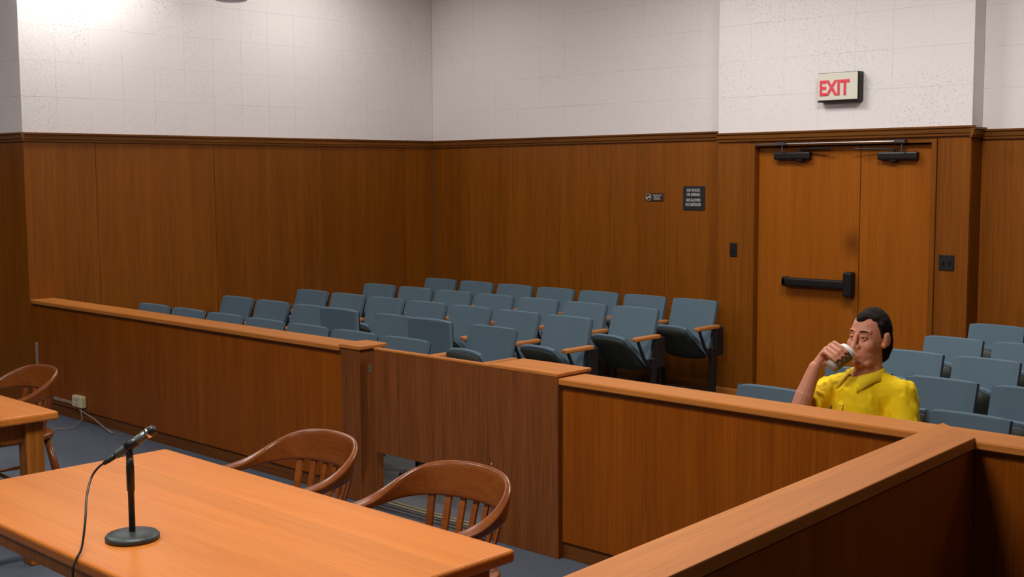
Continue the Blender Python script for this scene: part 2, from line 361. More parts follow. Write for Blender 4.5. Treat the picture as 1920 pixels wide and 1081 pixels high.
for k in range(20):
    a0, a1 = 2*math.pi*k/20, 2*math.pi*(k+1)/20
    p = [(-.065+r*math.cos(a), -.008, r*math.sin(a)) for r, a in ((.031, a0), (.031, a1), (.027, a1), (.027, a0))]
    bm.faces.new([bm.verts.new(q) for q in p])
t = B(-.03, .03, -.009, -.007, -.0025, .0025); add(bm, t, Matrix.Translation((-.065, 0, 0)) @ Matrix.Rotation(math.radians(-40), 4, 'Y'))
mesh('prohibition_ring', bm, 'signwhite', sg)
bm = bmesh.new(); box(bm, -.09, -.055, -.01, -.007, -.007, .001); box(bm, -.054, -.042, -.01, -.007, -.002, .006)
mesh('cigarette_symbol', bm, 'signwhite', sg)
for s_, z_ in (('THANK YOU', .017), ('FOR NOT', 0), ('SMOKING', -.017)): text_mesh('lettering', s_, .017, 'signwhite', sg, (.03, -.007, z_), .0006)
def plate(name, x, z, w, h, label, cat, toggles):
    o = tag(empty(name, (x, YD, z)), label, cat)
    mesh('plate', B(-w/2, w/2, -.007, 0, -h/2, h/2, bev=.003), 'black', o)
    for tx in toggles: mesh('toggle', B(tx-.006, tx+.006, -.018, -.006, -.014, .012, bev=.003), 'bronze', o)
plate('light_switch', -5.704, 1.258, .072, .115, 'narrow black light switch left of the double door', 'switch', (0,))
plate('switch_plate', -3.851, 1.234, .117, .115, 'wide black wall plate right of the double door', 'switch', (-.025, .025))

# ------------------------------------------------------------------ the bar (waist-high partition)
ZB = .908
def bar_section(name, x0, x1, label, seams, capx=0):
    o = tag(empty(name, ((x0+x1)/2, 4.47, 0)), label, 'partition'); cx = (x0+x1)/2
    def p(nm, *a, mat='veneer_dark', bev=0): return mesh(nm, B(a[0]-cx, a[1]-cx, a[2]-4.47, a[3]-4.47, a[4], a[5], bev=bev), mat, o)
    p('core', x0, x1, 4.43, 4.545, .0, ZB-.03)
    s = [x0]+seams+[x1]
    for a, b in zip(s, s[1:]): p('panel', a+.001, b-.001, 4.405, 4.43, .085, ZB-.04, bev=.002)
    p('back_panel', x0, x1, 4.545, 4.56, .02, ZB-.03)
    p('toe_board', x0, x1, 4.418, 4.43, 0, .085, mat='toe')
    p('cap_bead', x0, x1, 4.392, 4.43, ZB-.048, ZB-.034, mat='toe', bev=.004)
    p('cap', x0-capx, x1, 4.375, 4.575, ZB-.034, ZB, mat='cap', bev=.006)
    return o
bar_section('bar_partition', XL, -5.60, 'long waist-high wood bar running from left wall to gate post', [-8.4, -7.2])
bar_section('bar_partition', -3.885, -2.02, 'waist-high wood bar between the gate and the foreground rail, man behind', [])
bar_section('bar_partition', -1.83, 3.0, 'waist-high wood bar continuing right of the foreground rail', [-.6, .6, 1.8], capx=.185)
# gate post
o = tag(empty('gate_post', (-5.51, 4.47, 0)), 'square dark wood post at left side of the gate', 'post')
mesh('post_body', B(-.085, .085, -.085, .09, 0, ZB-.012, bev=.004), 'gate', o)
mesh('post_cap', B(-.095, .10, -.095, .115, ZB-.012, ZB+.014, bev=.005), 'cap', o)
mesh('catch_plate', B(.085, .088, -.02, .0, .76, .80), 'brass', o)
# gate leaf
o = tag(empty('swing_gate', (-4.87, 4.47, 0)), 'reddish brown grained wood swing gate with open gap beneath', 'gate')
mesh('gate_panel', B(-.50, .50, -.02, .02, .30, ZB-.012, bev=.002), 'gate', o)
mesh('top_edge', B(-.50, .50, -.022, .022, ZB-.012, ZB, bev=.002), 'cap', o)
mesh('seam_strip', B(-.292, -.288, -.0215, -.019, .31, ZB-.012), 'toe', o)
for z in (.31, .77): mesh('hinge', tube(bmesh.new(), [(-.508, 0, z), (-.508, 0, z+.1)], .008, 8), 'bronze', o)
# fixed box beside the gate
o = tag(empty('gate_box', (-4.125, 4.5, 0)), 'fixed reddish brown wood box panel between gate and right bar', 'panel')
mesh('body', B(-.235, .235, -.12, .13, 0, ZB+.004, bev=.002), 'gate', o)
mesh('cap', B(-.235, .238, -.122, .135, ZB+.004, ZB+.022, bev=.003), 'cap', o)
mesh('chip', B(-.228, -.222, -.1225, -.119, .40, .413, bev=.002), 'ivory', o)
# threshold under the gate
o = tag(empty('threshold', (-4.87, 4.42, 0)), 'ribbed metal threshold strip on floor under the gate', 'threshold')
mesh('plate', B(-.55, .50, -.10, .10, 0, .006), 'iron', o)
for y, w_, m_ in ((-.085, .028, 'steel'), (-.03, .016, 'steel'), (.012, .012, 'steel'), (.05, .018, 'brass'), (.085, .014, 'brass')):
    mesh('rib', B(-.55, .50, y-w_/2, y+w_/2, .004, .012, bev=.002), m_, o)
# foreground rail running toward the camera
ang = math.atan2(.048, 1)
o = tag(empty('foreground_rail', (-1.925, 4.48, 0), ang), 'foreground wood rail with wide orange cap running toward the viewer', 'partition')
ln = 4.6
mesh('core', B(-.075, .075, -ln, .0, 0, ZB-.03), 'veneer_dark', o)
mesh('panel', B(.075, .09, -ln, -.1, .06, ZB-.04, bev=.002), 'veneer_dark', o)
mesh('panel', B(-.09, -.075, -ln, -.1, .06, ZB-.04, bev=.002), 'veneer_dark', o)
bm = bmesh.new()
loft(bm, [[(x, y, z) for x, y in ((-.1, -ln), (.1, -ln), (.1, -.10), (-.1, .095))] for z in (ZB-.030, ZB+.011)])
bmesh.ops.bevel(bm, geom=[e for e in bm.edges if abs(e.verts[0].co.z-e.verts[1].co.z) < .001 and e.verts[0].co.z > ZB], offset=.005, segments=2, affect='EDGES', profile=.5)
mesh('cap', bm, 'cap_y', o)
mesh('end_post', B(-.092, .092, -.09, .07, 0, ZB-.03), 'veneer_dark', o)

# ------------------------------------------------------------------ outlet, raceway and cable on the bar
o = tag(empty('power_outlet', (-8.867, 4.405, .163)), 'ivory outlet box low on the bar near left wall', 'outlet')
mesh('box', B(-.075, .075, -.045, 0, -.045, .045, bev=.006), 'ivory', o)
for z in (-.02, .02): mesh('socket', B(-.03, .03, -.048, -.044, z-.014, z+.014, bev=.003), 'cup', o)
bm = bmesh.new(); box(bm, -9.58, -8.945, 4.39, 4.405, .118, .143, bev=.004); box(bm, -9.60, -9.575, 4.385, 4.405, .118, .56, bev=.004)
tag(mesh('cable_raceway', bm, 'raceway'), 'thin beige cable raceway beside the outlet box, rising at the corner', 'raceway')
bm = bmesh.new()
pts = [(-8.785, 4.352, .115), (-8.72, 4.33, .05), (-8.66, 4.22, .008), (-8.75, 4.05, .006), (-9.0, 3.93, .006), (-9.15, 3.90, .006)]
pts2 = [(-8.80, 4.35, .11), (-8.6, 4.37, .06), (-8.4, 4.35, .02), (-8.25, 4.33, .008)]
tube(bm, pts, .004, 6); tube(bm, pts2, .006, 6)
tag(mesh('power_cable', bm, 'raceway', smooth=True), 'thin tan cable trailing from the outlet box onto carpet', 'cable')

# ------------------------------------------------------------------ theatre seats
def me_of(bm, name, mat, smooth=False):
    me = bpy.data.meshes.new(name); bmesh.ops.recalc_face_normals(bm, faces=bm.faces[:]); bm.to_mesh(me); bm.free()
    if smooth: me.shade_smooth()
    me.materials.append(MT[mat]); return me
def seat_meshes(w, p):
    """w: back width, p: spacing of the standards. Local frame: y=0 is the upper front edge of the back, seat faces -y"""
    R = {}
    def backloft(off0, off1, inset, mat, nm, crown=.006):
        rings = []; n = 8; hh = .412
        for i in range(n+1):
            x = (-.5+i/n)*(w-inset*2); u = 2*x/w; cz = crown*(1-u*u); cy = -.014*u*u
            e = .006 if i in (0, n) else 0
            # (y offset across the thickness, z) along the slope, 0 at hinge height
            sec = [(off0+e, .0+inset), (off0+e, hh-inset-.012-e+cz), (off0+.006, hh-inset-.003-e+cz), ((off0+off1)/2, hh-inset-e+cz), (off1-.006, hh-inset-.003-e+cz), (off1-e, hh-inset-.014-e+cz), (off1-e, inset)]
            rings.append([(x, a+cy, z) for a, z in sec])
        return me_of(loft(bmesh.new(), rings), nm, mat)
    R['backrest'] = backloft(0, .045, 0, 'blue', 'backrest')
    R['back_shell'] = backloft(.046, .062, .012, 'iron', 'back_shell')
    # cushion and pan in the seat's own frame: +y = back toward hinge, seat surface up, hinge at origin
    rings = []
    for i in range(9):
        t_ = -.5+i/8; u = abs(2*t_); e = .012*(u**4)
        sx = lambda v, t_=t_: t_*((w-.04)*(1-v)+(w-.115)*v)
        fr = -.365 + .03*u**3
        rings.append([(sx(0), .0, .01), (sx(.1), -.05, .045-e), (sx(.5), -.17, .052-e), (sx(.9), fr+.03, .046-e), (sx(1), fr+.004, .03), (sx(1), fr, .01), (sx(.97), fr+.012, .0), (sx(0), .0, .0)])
    R['seat_cushion'] = me_of(loft(bmesh.new(), rings), 'seat_cushion', 'blue')
    rings = []
    for i in range(9):
        t_ = -.5+i/8; u = abs(2*t_); e = 1-.6*u**3; fr = -.35 + .03*u**3; sx = lambda v, t_=t_: t_*((w-.04)*(1-v)+(w-.115)*v)
        rings.append([(sx(0)*.97, .01, 0), (sx(1)*.97, fr, 0), (sx(1)*.96, fr-.004, -.012), (sx(.85)*.95, -.26, -.035*e), (sx(.4)*.95, -.14, -.06*e), (sx(.1)*.95, -.04, -.065*e), (sx(0)*.95, .02, -.04*e)])
    R['seat_pan'] = me_of(loft(bmesh.new(), rings), 'seat_pan', 'pan', True)
    bm = bmesh.new(); box(bm, -.026, .026, -.36, -.05, .610, .642, bev=.009, seg=2)
    R['armrest'] = me_of(bm, 'armrest', 'armwood')
    bm = bmesh.new()
    tube(bm, [(0, -.315, .612), (0, -.30, .58), (0, -.235, .46), (0, -.15, .38)], [.012, .013, .014, .018], 6)
    R['arm_strut'] = me_of(bm, 'arm_strut', 'iron')
    bm = bmesh.new(); box(bm, -.018, .018, -.15, -.09, .02, .46, bev=.006); box(bm, -.02, .02, -.10, .01, .38, .62, bev=.006); box(bm, -.028, .028, -.28, .02, 0, .022, bev=.006)
    R['standard'] = me_of(bm, 'standard', 'iron')
    R['p'] = p; return R
SA, SB = seat_meshes(.45, .53), seat_meshes(.385, .46)
LEAN = math.atan2(.12, .39)
def theatre_seat(R, x, y, label, group, lean=LEAN, fold=43, both=False):
    o = tag(empty('theatre_seat', (x, y-.12, 0)), label, 'seat', group); p = R['p']
    inst('backrest', R['backrest'], o, (0, 0, .44), (-lean, 0, 0)); inst('back_shell', R['back_shell'], o, (0, 0, .44), (-lean, 0, 0))
    for nm in ('seat_cushion', 'seat_pan'): inst(nm, R[nm], o, (0, -.005, .385), (-math.radians(fold), 0, 0))
    for s in ((-1, 1) if both else (1,)):
        inst('armrest', R['armrest'], o, (s*p/2, .12, 0)); inst('arm_strut', R['arm_strut'], o, (s*p/2, .12, 0)); inst('standard', R['standard'], o, (s*p/2, .12, 0))
    return o
ORD = ['first', 'second', 'third', 'fourth', 'fifth', 'sixth', 'seventh']
ROWN = ['front row', 'second row', 'middle row', 'fourth row', 'rear row']
for j in range(5):
    for i in range(7):
        tipped = (j, i) in ((1, 3), (1, 5))
        pos = {0: 'nearest the left wall', 6: 'at the aisle end'}.get(i, ORD[i]+' from the left wall')
        lab = f"blue {'upright-backed ' if tipped else ''}theatre seat {pos}, {ROWN[j]}, left block"
        theatre_seat(SA, -9.387+.225+i*.53, 5.226+.82*j, lab, 'tip-up theatre seats left of the aisle', lean=-.02 if tipped else LEAN, both=(i == 0), fold=58 if (j, i) == (1, 6) else 43+random.uniform(-2, 2))
RIGHT = [(0, [-3.40, -2.90, -2.40]), (1, [-3.36, -2.89, -2.43]), (2, [-3.44, -2.99]), (3, [-3.51, -3.06]), (4, [-3.56])]
for j, xs in RIGHT:
    for i, x in enumerate(xs):
        if (j, i) == (0, 1): lab = 'blue theatre seat the man in yellow sits on'
        else:
            pos = 'at the aisle' if i == 0 else ORD[i]+' from the aisle'
            lab = f"blue theatre seat {pos}, {ROWN[j]}, right block"
        theatre_seat(SB, x+.192, 5.226+.82*j - (.0 if j < 3 else .08) + (.05 if (j, i) == (0, 1) else 0), lab, 'tip-up theatre seats right of the aisle', both=(i == 0), fold=4 if (j, i) == (0, 1) else 62)

# ------------------------------------------------------------------ counsel tables
def table(x0, x1, y0, y1, z, label):
    cx, cy = (x0+x1)/2, (y0+y1)/2; a, b = (x1-x0)/2, (y1-y0)/2
    o = tag(empty('counsel_table', (cx, cy, 0)), label, 'table')
    mesh('tabletop', B(-a, a, -b, b, z-.042, z, bev=.012, seg=3), 'table', o)
    i = .07
    for s in (-1, 1):
        mesh('apron', B(-a+i+.04, a-i-.04, s*(b-i-.03)-.012, s*(b-i-.03)+.012, z-.14, z-.042), 'tableleg', o)
        mesh('apron', B(s*(a-i-.03)-.012, s*(a-i-.03)+.012, -b+i+.04, b-i-.04, z-.14, z-.042), 'tableleg', o)
        for q in (-1, 1):
            cx_, cy_ = s*(a-i-.03), q*(b-i-.03)
            mesh('leg', B(cx_-.045, cx_+.045, cy_-.045, cy_+.045, 0, z-.042, bev=.005), 'tableleg', o)
        mesh('stretcher', B(s*(a-i-.03)-.02, s*(a-i-.03)+.02, -b+i+.07, b-i-.07, .14, .20), 'tableleg', o)
    return o
table(-4.53, -2.495, 1.655, 2.615, .76, 'large orange wood counsel table in the foreground with microphone')
table(-7.70, -5.655, 1.72, 2.69, .76, 'orange wood counsel table cut off by the left picture edge')

# ------------------------------------------------------------------ bow-back wooden armchairs
def banker_chair(x, y, rz, label):
    o = tag(empty('bow_back_armchair', (x, y, 0), rz), label, 'chair', 'bow-back wooden armchairs at the tables')
    half = [(0, .255, .655, .800, .026, .022), (.10, .247, .655, .798, .026, .022), (.185, .215, .655, .788, .026, .02), (.245, .165, .652, .762, .028, .016), (.277, .10, .646, .722, .034, .01),
            (.288, .035, .640, .688, .046, .004), (.29, -.03, .634, .668, .060, 0), (.288, -.10, .632, .661, .068, 0), (.280, -.17, .632, .659, .066, 0), (.268, -.215, .634, .657, .046, 0)]
    st = [(-a, *r) for a, *r in half[:0:-1]] + half
    pts = [Vector((a, b, 0)) for a, b, *_ in st]; rings = []
    for i, s in enumerate(st):
        d = (pts[min(i+1, len(pts)-1)]-pts[max(0, i-1)]).normalized(); n = Vector((-d.y, d.x, 0))   # outward on the back
        if n.dot(Vector((0, 1, 0)) if abs(s[0]) < .2 else Vector((s[0], 0, 0))) < 0: n = -n
        zb, zt, w_, ln = s[2:6]; h_ = zt-zb; ring = []
        for (u, v) in ((-1, .12), (-.75, 0), (.75, 0), (1, .12), (1, .5), (1.1, .86), (.75, 1), (-.75, 1), (-1.1, .86), (-1, .5)):
            p = pts[i] + n*(u*w_/2 + ln*v) + Vector((0, 0, zb+h_*v)); ring.append(p)
        rings.append(ring)
    subsurf(mesh('bow_rail', loft(bmesh.new(), rings), 'chairwood', o, True), 2)
    # slats: flat, fanned along the curved back
    for k in range(7):
        t_ = (k-3)/3; xb, yb = t_*.165, .245-.05*t_*t_; xt, yt = t_*.195, .262-.055*t_*t_
        bm = bmesh.new(); a_ = math.atan2(-t_*.5, 1)
        dx, dy = .013*math.cos(a_), .013*math.sin(a_); ny = .005
        loft(bm, [[(X-dx, Y-dy-ny, Z), (X+dx, Y+dy-ny, Z), (X+dx, Y+dy+ny, Z), (X-dx, Y-dy+ny, Z)] for X, Y, Z in ((xb, yb-.05, .43), (xt, yt+.002, .67))])
        mesh('slat', bm, 'chairwood', o)
    # saddle seat
    bm = bmesh.new(); n = 28; rings = []
    for r_, z_ in ((.001, .425), (.5, .428), (.85, .437), (.97, .440), (1.0, .432), (.99, .41), (.9, .402), (.001, .402)):
        rr = []
        for k in range(n):
            a_ = 2*math.pi*k/n; c, s = math.cos(a_), math.sin(a_); e = 2/3.2
            rr.append((.245*r_*abs(c)**e*(1 if c > 0 else -1), .0+.235*r_*abs(s)**e*(1 if s > 0 else -1), z_))
        rings.append(rr)
    mesh('seat', loft(bm, rings), 'chairwood', o, True)
    for s in (-1, 1):
        bm = tube(bmesh.new(), [(s*.235, -.13, .42), (s*.26, -.145, .53), (s*.278, -.15, .64)], [.017, .021, .016], 10); mesh('arm_post', bm, 'chairwood', o, True)
        for q in (-1, 1):
            bm = tube(bmesh.new(), [(s*.175, q*.165, .41), (s*.205, q*.20, .22), (s*.23, q*.235, 0)], [.02, .023, .014], 10); mesh('leg', bm, 'chairwood', o, True)
        bm = tube(bmesh.new(), [(s*.212, -.208, .17), (s*.212, .208, .17)], .011, 8); mesh('stretcher', bm, 'chairwood', o, True)
    mesh('stretcher', tube(bmesh.new(), [(-.212, 0, .17), (.212, 0, .17)], .011, 8), 'chairwood', o, True)
    return o
banker_chair(-4.13, 2.93, math.radians(-3), 'reddish wood bow-back armchair at the foreground table, nearer the gate post')
banker_chair(-3.25, 2.93, math.radians(0), 'reddish wood bow-back armchair in front of the swing gate')
banker_chair(-6.86, 2.94, math.radians(-3), 'wood bow-back armchair behind the table at the left edge')

# ------------------------------------------------------------------ microphone and stand
zt_ = .76; mx, my = -3.455, 1.867
o = tag(empty('microphone_stand', (mx, my, zt_)), 'black desk microphone stand with round base on the foreground table', 'stand')
mesh('base', lathe(bmesh.new(), [(.07, 0), (.083, .002), (.084, .012), (.078, .019), (.05, .023), (.016, .026)], 40), 'micbase', o, True)
bm = bmesh.new(); lathe(bm, [(.010, .024), (.010, .155), (.0125, .158), (.0125, .235), (.0115, .24), (.0115, .262)], 16); mesh('pole', bm, 'black', o, True)
q0, q1 = Vector((-.168, 0, .224)), Vector((.152, 0, .382))
right = Vector((math.cos(yaw), math.sin(yaw), 0)); 
mic0 = Vector((0, 0, .299)) - right*.083 + Vector((0, 0, -.056)); mic1 = Vector((0, 0, .299)) + right*.083 + Vector((0, 0, .057)); ML = (mic1-mic0).length/.256
ax = (mic1-mic0).normalized()
bm = bmesh.new(); tube(bm, [Vector((0, 0, .255)), Vector((0, 0, .292))], .011, 10); tube(bm, [mic0+ax*.115*ML, mic0+ax*.165*ML], .0158, 14); mesh('clip', bm, 'black', o, True)
m_ = tag(empty('microphone', (mx, my, zt_)), 'dark grey handheld microphone in the desk stand, cable hanging down', 'microphone')
mesh('body', tube(bmesh.new(), [mic0+ax*s*ML for s in (.062, .07, .16, .216)], [.0125, .0135, .0142, .0150], 16), 'micgrey', m_, True)
mesh('connector', tube(bmesh.new(), [mic0+ax*s*ML for s in (.0, .02, .063)], [.006, .0085, .0095], 12), 'black', m_, True)
mesh('ring', tube(bmesh.new(), [mic0+ax*.216*ML, mic0+ax*.229*ML], .0168, 16), 'chrome', m_, True)
mesh('grille', tube(bmesh.new(), [mic0+ax*s*ML for s in (.229, .236, .248, .256)], [.0160, .0165, .0155, .008], 16), 'black', m_, True)
MO = Vector((mx, my, zt_))
cpts = [mic0+ax*.004, mic0-ax*.018] + [Vector(p)-MO for p in ((-3.535, 1.778, .962), (-3.492, 1.738, .915), (-3.44, 1.705, .86), (-3.412, 1.676, .785), (-3.403, 1.650, .752), (-3.395, 1.636, .70), (-3.36, 1.628, .5), (-3.33, 1.62, .2), (-3.29, 1.59, .012), (-3.1, 1.5, .008))]
sm = []
for i in range(len(cpts)-1):
    p0, p1, p2, p3 = cpts[max(i-1, 0)], cpts[i], cpts[i+1], cpts[min(i+2, len(cpts)-1)]
    for k in range(5):
        u = k/5; sm.append(.5*((2*p1)+(p2-p0)*u+(2*p0-5*p1+4*p2-p3)*u*u+(3*p1-p0-3*p2+p3)*u**3))
mesh('cable', tube(bmesh.new(), sm+[cpts[-1]], .0036, 8), 'black', m_, True)

# ------------------------------------------------------------------ ceiling fixtures
for k, (x, y, wt, al) in enumerate(LIGHTS):
    o = struct(empty('ceiling_light', (x, y, ZC), math.pi/2 if al else 0), 'fluorescent ceiling light')
    mesh('frame', B(-.63, .63, -.33, .33, -.05, 0, bev=.005), 'plaster', o)
    mesh('diffuser', B(-.6, .6, -.3, .3, -.056, -.051), em, o)
    ld = bpy.data.lights.new('lamp', 'AREA'); ld.shape = 'RECTANGLE'; ld.size = 1.2; ld.size_y = .6; ld.energy = wt; ld.color = (1, .965, .94)
    lo = bpy.data.objects.new('lamp', ld); COL.objects.link(lo); lo.parent = o; lo.location = (0, 0, -.062)
o = tag(empty('ceiling_speaker', (-9.05, 5.98, 3.392)), 'dark purple fixture hanging at the top edge above the left wall', 'speaker')
mesh('housing', lathe(bmesh.new(), [(.10, 0), (.135, .008), (.155, .05), (.15, .16), (.05, .2)], 20), 'dome', o, True)
mesh('stem', tube(bmesh.new(), [(0, 0, .19), (0, 0, ZC-3.392)], .015, 8), 'iron', o)

# ------------------------------------------------------------------ the seated man
from mathutils import noise as mn
def ellip(bm, c, rad, ax=None, seg=24):
    t = bmesh.new(); bmesh.ops.create_uvsphere(t, u_segments=seg, v_segments=seg//2, radius=1)
    m = Matrix.Diagonal((*rad, 1))
    if ax is not None:
        r = Matrix.Identity(4)
        for i in range(3):
            for k in range(3): r[i][k] = ax[k][i]
        m = r @ m
    add(bm, t, Matrix.Translation(c) @ m)
def caps(bm, p0, r0, p1, r1, n=14):
    """tapered limb with round ends"""
    p0, p1 = Vector(p0), Vector(p1); d = (p1-p0).normalized(); pts, rs = [], []
    for a in (-85, -60, -35, -12): pts.append(p0 + d*r0*math.sin(math.radians(a))); rs.append(r0*math.cos(math.radians(a)))
    for a in (12, 35, 60, 85): pts.append(p1 + d*r1*math.sin(math.radians(a))); rs.append(r1*math.cos(math.radians(a)))
    tube(bm, pts, rs, n)
def chain(bm, pr, n=14):
    for (a, ra), (b, rb) in zip(pr, pr[1:]): caps(bm, a, ra, b, rb, n)
ORG = Vector((-2.68, 5.03, 0))
def remesh(name, bm, vox, mat, parent=None, smooth_it=2, disp=None):
    bmesh.ops.translate(bm, vec=-ORG, verts=bm.verts[:]); bmesh.ops.recalc_face_normals(bm, faces=bm.faces[:])
    me = bpy.data.meshes.new('tmp'); bm.to_mesh(me); bm.free()
    t = bpy.data.objects.new('tmp', me); COL.objects.link(t)
    m = t.modifiers.new('r', 'REMESH'); m.mode = 'VOXEL'; m.voxel_size = vox; m.use_smooth_shade = True
    if smooth_it:
        q = t.modifiers.new('q', 'SMOOTH'); q.factor = .5; q.iterations = smooth_it
    dg = bpy.context.evaluated_depsgraph_get(); out = bpy.data.meshes.new_from_object(t.evaluated_get(dg))
    bpy.data.objects.remove(t); bpy.data.meshes.remove(me)
    if disp:
        nrm = [v.normal.copy() for v in out.vertices]
        for v, n in zip(out.vertices, nrm): v.co += n*disp(v.co, n)
    out.materials.clear(); out.materials.append(MT[mat]); out.shade_smooth(); out.name = name
    o = bpy.data.objects.new(name, out); COL.objects.link(o)
    if parent: o.parent = parent
    else: o.location = ORG
    return o
Z = Vector((0, 0, 1))
fa = math.radians(8); fd = Vector((-math.sin(fa), -math.cos(fa), 0)); sd = Vector((math.cos(fa), -math.sin(fa), 0))   # face direction, his left
fd = (fd*math.cos(.04) - Z*math.sin(.04)).normalized(); fz = sd.cross(fd)*-1
if fz.z < 0: fz = -fz
HC = Vector((-2.650, 5.15, 1.143)); AX = (sd, fd, fz)
def hp(s, f, z): return HC + sd*s + fd*f + fz*z
# joints
RSH, REL, WR = Vector((-2.835, 5.12, .880)), Vector((-2.862, 4.89, .800)), Vector((-2.806, 4.940, 1.012))
LSH, LEL, LWR = Vector((-2.478, 5.14, .900)), Vector((-2.405, 5.05, .65)), Vector((-2.50, 4.84, .585))
# cup frame
LID, BAS = Vector((-2.680, 5.005, 1.090)), Vector((-2.722, 4.935, 1.020)); ca = (LID-BAS).normalized(); CL = .108; BAS = LID-ca*CL
ul = -right - ca*(-right).dot(ca); ul.normalize(); vc = ul.cross(ca)
if vc.dot(Vector((0, 0, H))-LID) < 0: vc = -vc
def crad(s): return .030+.012*s/CL
def cp(s, th, rho): return BAS + ca*s + (ul*math.cos(math.radians(th)) + vc*math.sin(math.radians(th)))*rho
bm = bmesh.new()
ellip(bm, hp(0, -.010, .018), (.079, .099, .108), AX); ellip(bm, hp(0, .028, -.05), (.063, .072, .088), AX); ellip(bm, hp(0, .075, -.112), (.030, .025, .024), AX)
caps(bm, hp(0, .094, .022), .0095, hp(0, .117, -.026), .0125)
for s in (-1, 1):
    ellip(bm, hp(s*.013, .102, -.030), (.010, .012, .009), AX)
    caps(bm, hp(s*.012, .080, .036), .0125, hp(s*.046, .062, .034), .0125)
    ellip(bm, hp(s*.040, .062, -.026), (.030, .030, .030), AX)
    caps(bm, hp(s*.044, .005, -.06), .020, hp(s*.03, .06, -.110), .018)
    # ear: shell with lobe
    ellip(bm, hp(s*.088, -.016, -.004), (.010, .022, .034), AX); ellip(bm, hp(s*.080, -.004, -.032), (.010, .012, .014), AX)
ellip(bm, hp(0, .088, -.072), (.024, .012, .011), AX)
caps(bm, HC+Vector((0, .015, -.07)), .057, (-2.655, 5.165, .945), .063)
# trunk
ellip(bm, (-2.656, 5.125, .79), (.120, .105, .18)); ellip(bm, (-2.668, 5.07, .60), (.122, .120, .16)); ellip(bm, (-2.68, 5.04, .51), (.145, .11, .08))
caps(bm, RSH, .054, LSH, .056); caps(bm, (-2.655, 5.165, .955), .05, LSH, .045); caps(bm, (-2.655, 5.165, .955), .05, RSH, .045)
caps(bm, (-2.662, 5.12, .99), .045, (-2.690, 5.046, .895), .016)       # throat
# arms
chain(bm, [(RSH, .052), ((RSH+REL)/2, .050), (REL, .041)]); chain(bm, [(REL, .042), (REL*.62+WR*.38, .043), (WR, .0285)])
chain(bm, [(LSH, .054), ((LSH+LEL)/2, .050), (LEL, .042), (LEL*.6+LWR*.4, .041), (LWR, .028)])
# right hand closed on the cup
SS = (.091, .0695, .048, .0275); mcp = []
for k, s in enumerate(SS):
    r = crad(s); ln = (0, 5, 2, -8)[k]
    A0, A1, A2, A3 = cp(s-.004, -32, .080), cp(s, 8, .070), cp(s, 52+ln*.6, r+.0125), cp(s-.001, 86+ln, r+.0085)
    chain(bm, [(A0, .0112), (A1, .0094), (A2, .0086), (A3, .0074)], 10); mcp.append(A0)
for a, b in zip(mcp, mcp[1:]): caps(bm, a, .0115, b, .0115)
for k, a in enumerate(mcp): caps(bm, a, .0125, WR + ca*(.016-.010*k), .017)
caps(bm, (mcp[0]+mcp[3])/2, .016, WR, .024)
chain(bm, [(WR+ca*.012, .018), (cp(.055, -78, .056), .0155), (cp(.078, -108, crad(.078)+.013), .0105), (cp(.092, -130, crad(.09)+.010), .0085)], 10)
# left hand resting on the thigh
hd = Vector((-.35, -.9, -.12)).normalized(); hs = Vector((.9, -.35, 0)).normalized()
ellip(bm, LWR+hd*.05, (.042, .048, .016))
for k in range(4):
    b0 = LWR+hd*.085+hs*(-.030+.020*k); l_ = (.058, .066, .062, .048)[k]; chain(bm, [(b0, .0088), (b0+hd*l_*.5+Z*.004, .0082), (b0+hd*l_-Z*.012, .007)], 8)
chain(bm, [(LWR+hd*.02-hs*.03, .013), (LWR+hd*.055-hs*.05-Z*.006, .010), (LWR+hd*.085-hs*.052-Z*.012, .008)], 8)
# legs
for s in (-1, 1):
    x = -2.68+s*.09
    chain(bm, [((x, 5.0, .535), .082), ((x+s*.02, 4.70, .535), .058), ((x+s*.02, 4.74, .30), .052), ((x+s*.02, 4.76, .10), .036)]); caps(bm, (x+s*.02, 4.77, .06), .035, (x+s*.03, 4.64, .035), .028)
man = remesh('person', bm, .0036, 'skin', None, 2)
tag(man, 'man in a yellow short-sleeved shirt sitting behind the bar, drinking from paper cup', 'person')
# shirt
def fold(c, n):
    p = c*9; q = Vector((c.x*34+c.z*16, c.y*30, c.z*13-c.x*10))
    return .006*mn.noise(p) + .015*max(0, mn.noise(q)) - .004
bm = bmesh.new()
ellip(bm, (-2.656, 5.120, .79), (.140, .134, .20)); ellip(bm, (-2.668, 5.060, .62), (.145, .152, .19)); ellip(bm, (-2.68, 5.04, .52), (.185, .14, .085))
caps(bm, RSH, .068, LSH, .070); caps(bm, (-2.655, 5.165, .957), .057, LSH+Vector((0, 0, .008)), .056); caps(bm, (-2.655, 5.165, .957), .057, RSH+Vector((0, 0, .008)), .056)
se = RSH.lerp(REL, .66); chain(bm, [(RSH, .066), (RSH.lerp(REL, .35), .067)]); tube(bm, [RSH, RSH.lerp(REL, .3), se, se+(REL-RSH).normalized()*.012], [.06, .068, .070, .067], 20)
le = LSH.lerp(LEL, .80); tube(bm, [LSH, LSH.lerp(LEL, .25), LSH.lerp(LEL, .6), le, le+(LEL-LSH).normalized()*.012], [.058, .070, .070, .071, .068], 20); caps(bm, LSH, .069, LSH.lerp(LEL, .3), .069)
shirt = remesh('shirt', bm, .0075, 'yellow', man, 3, fold)
def local(o): 
    return o
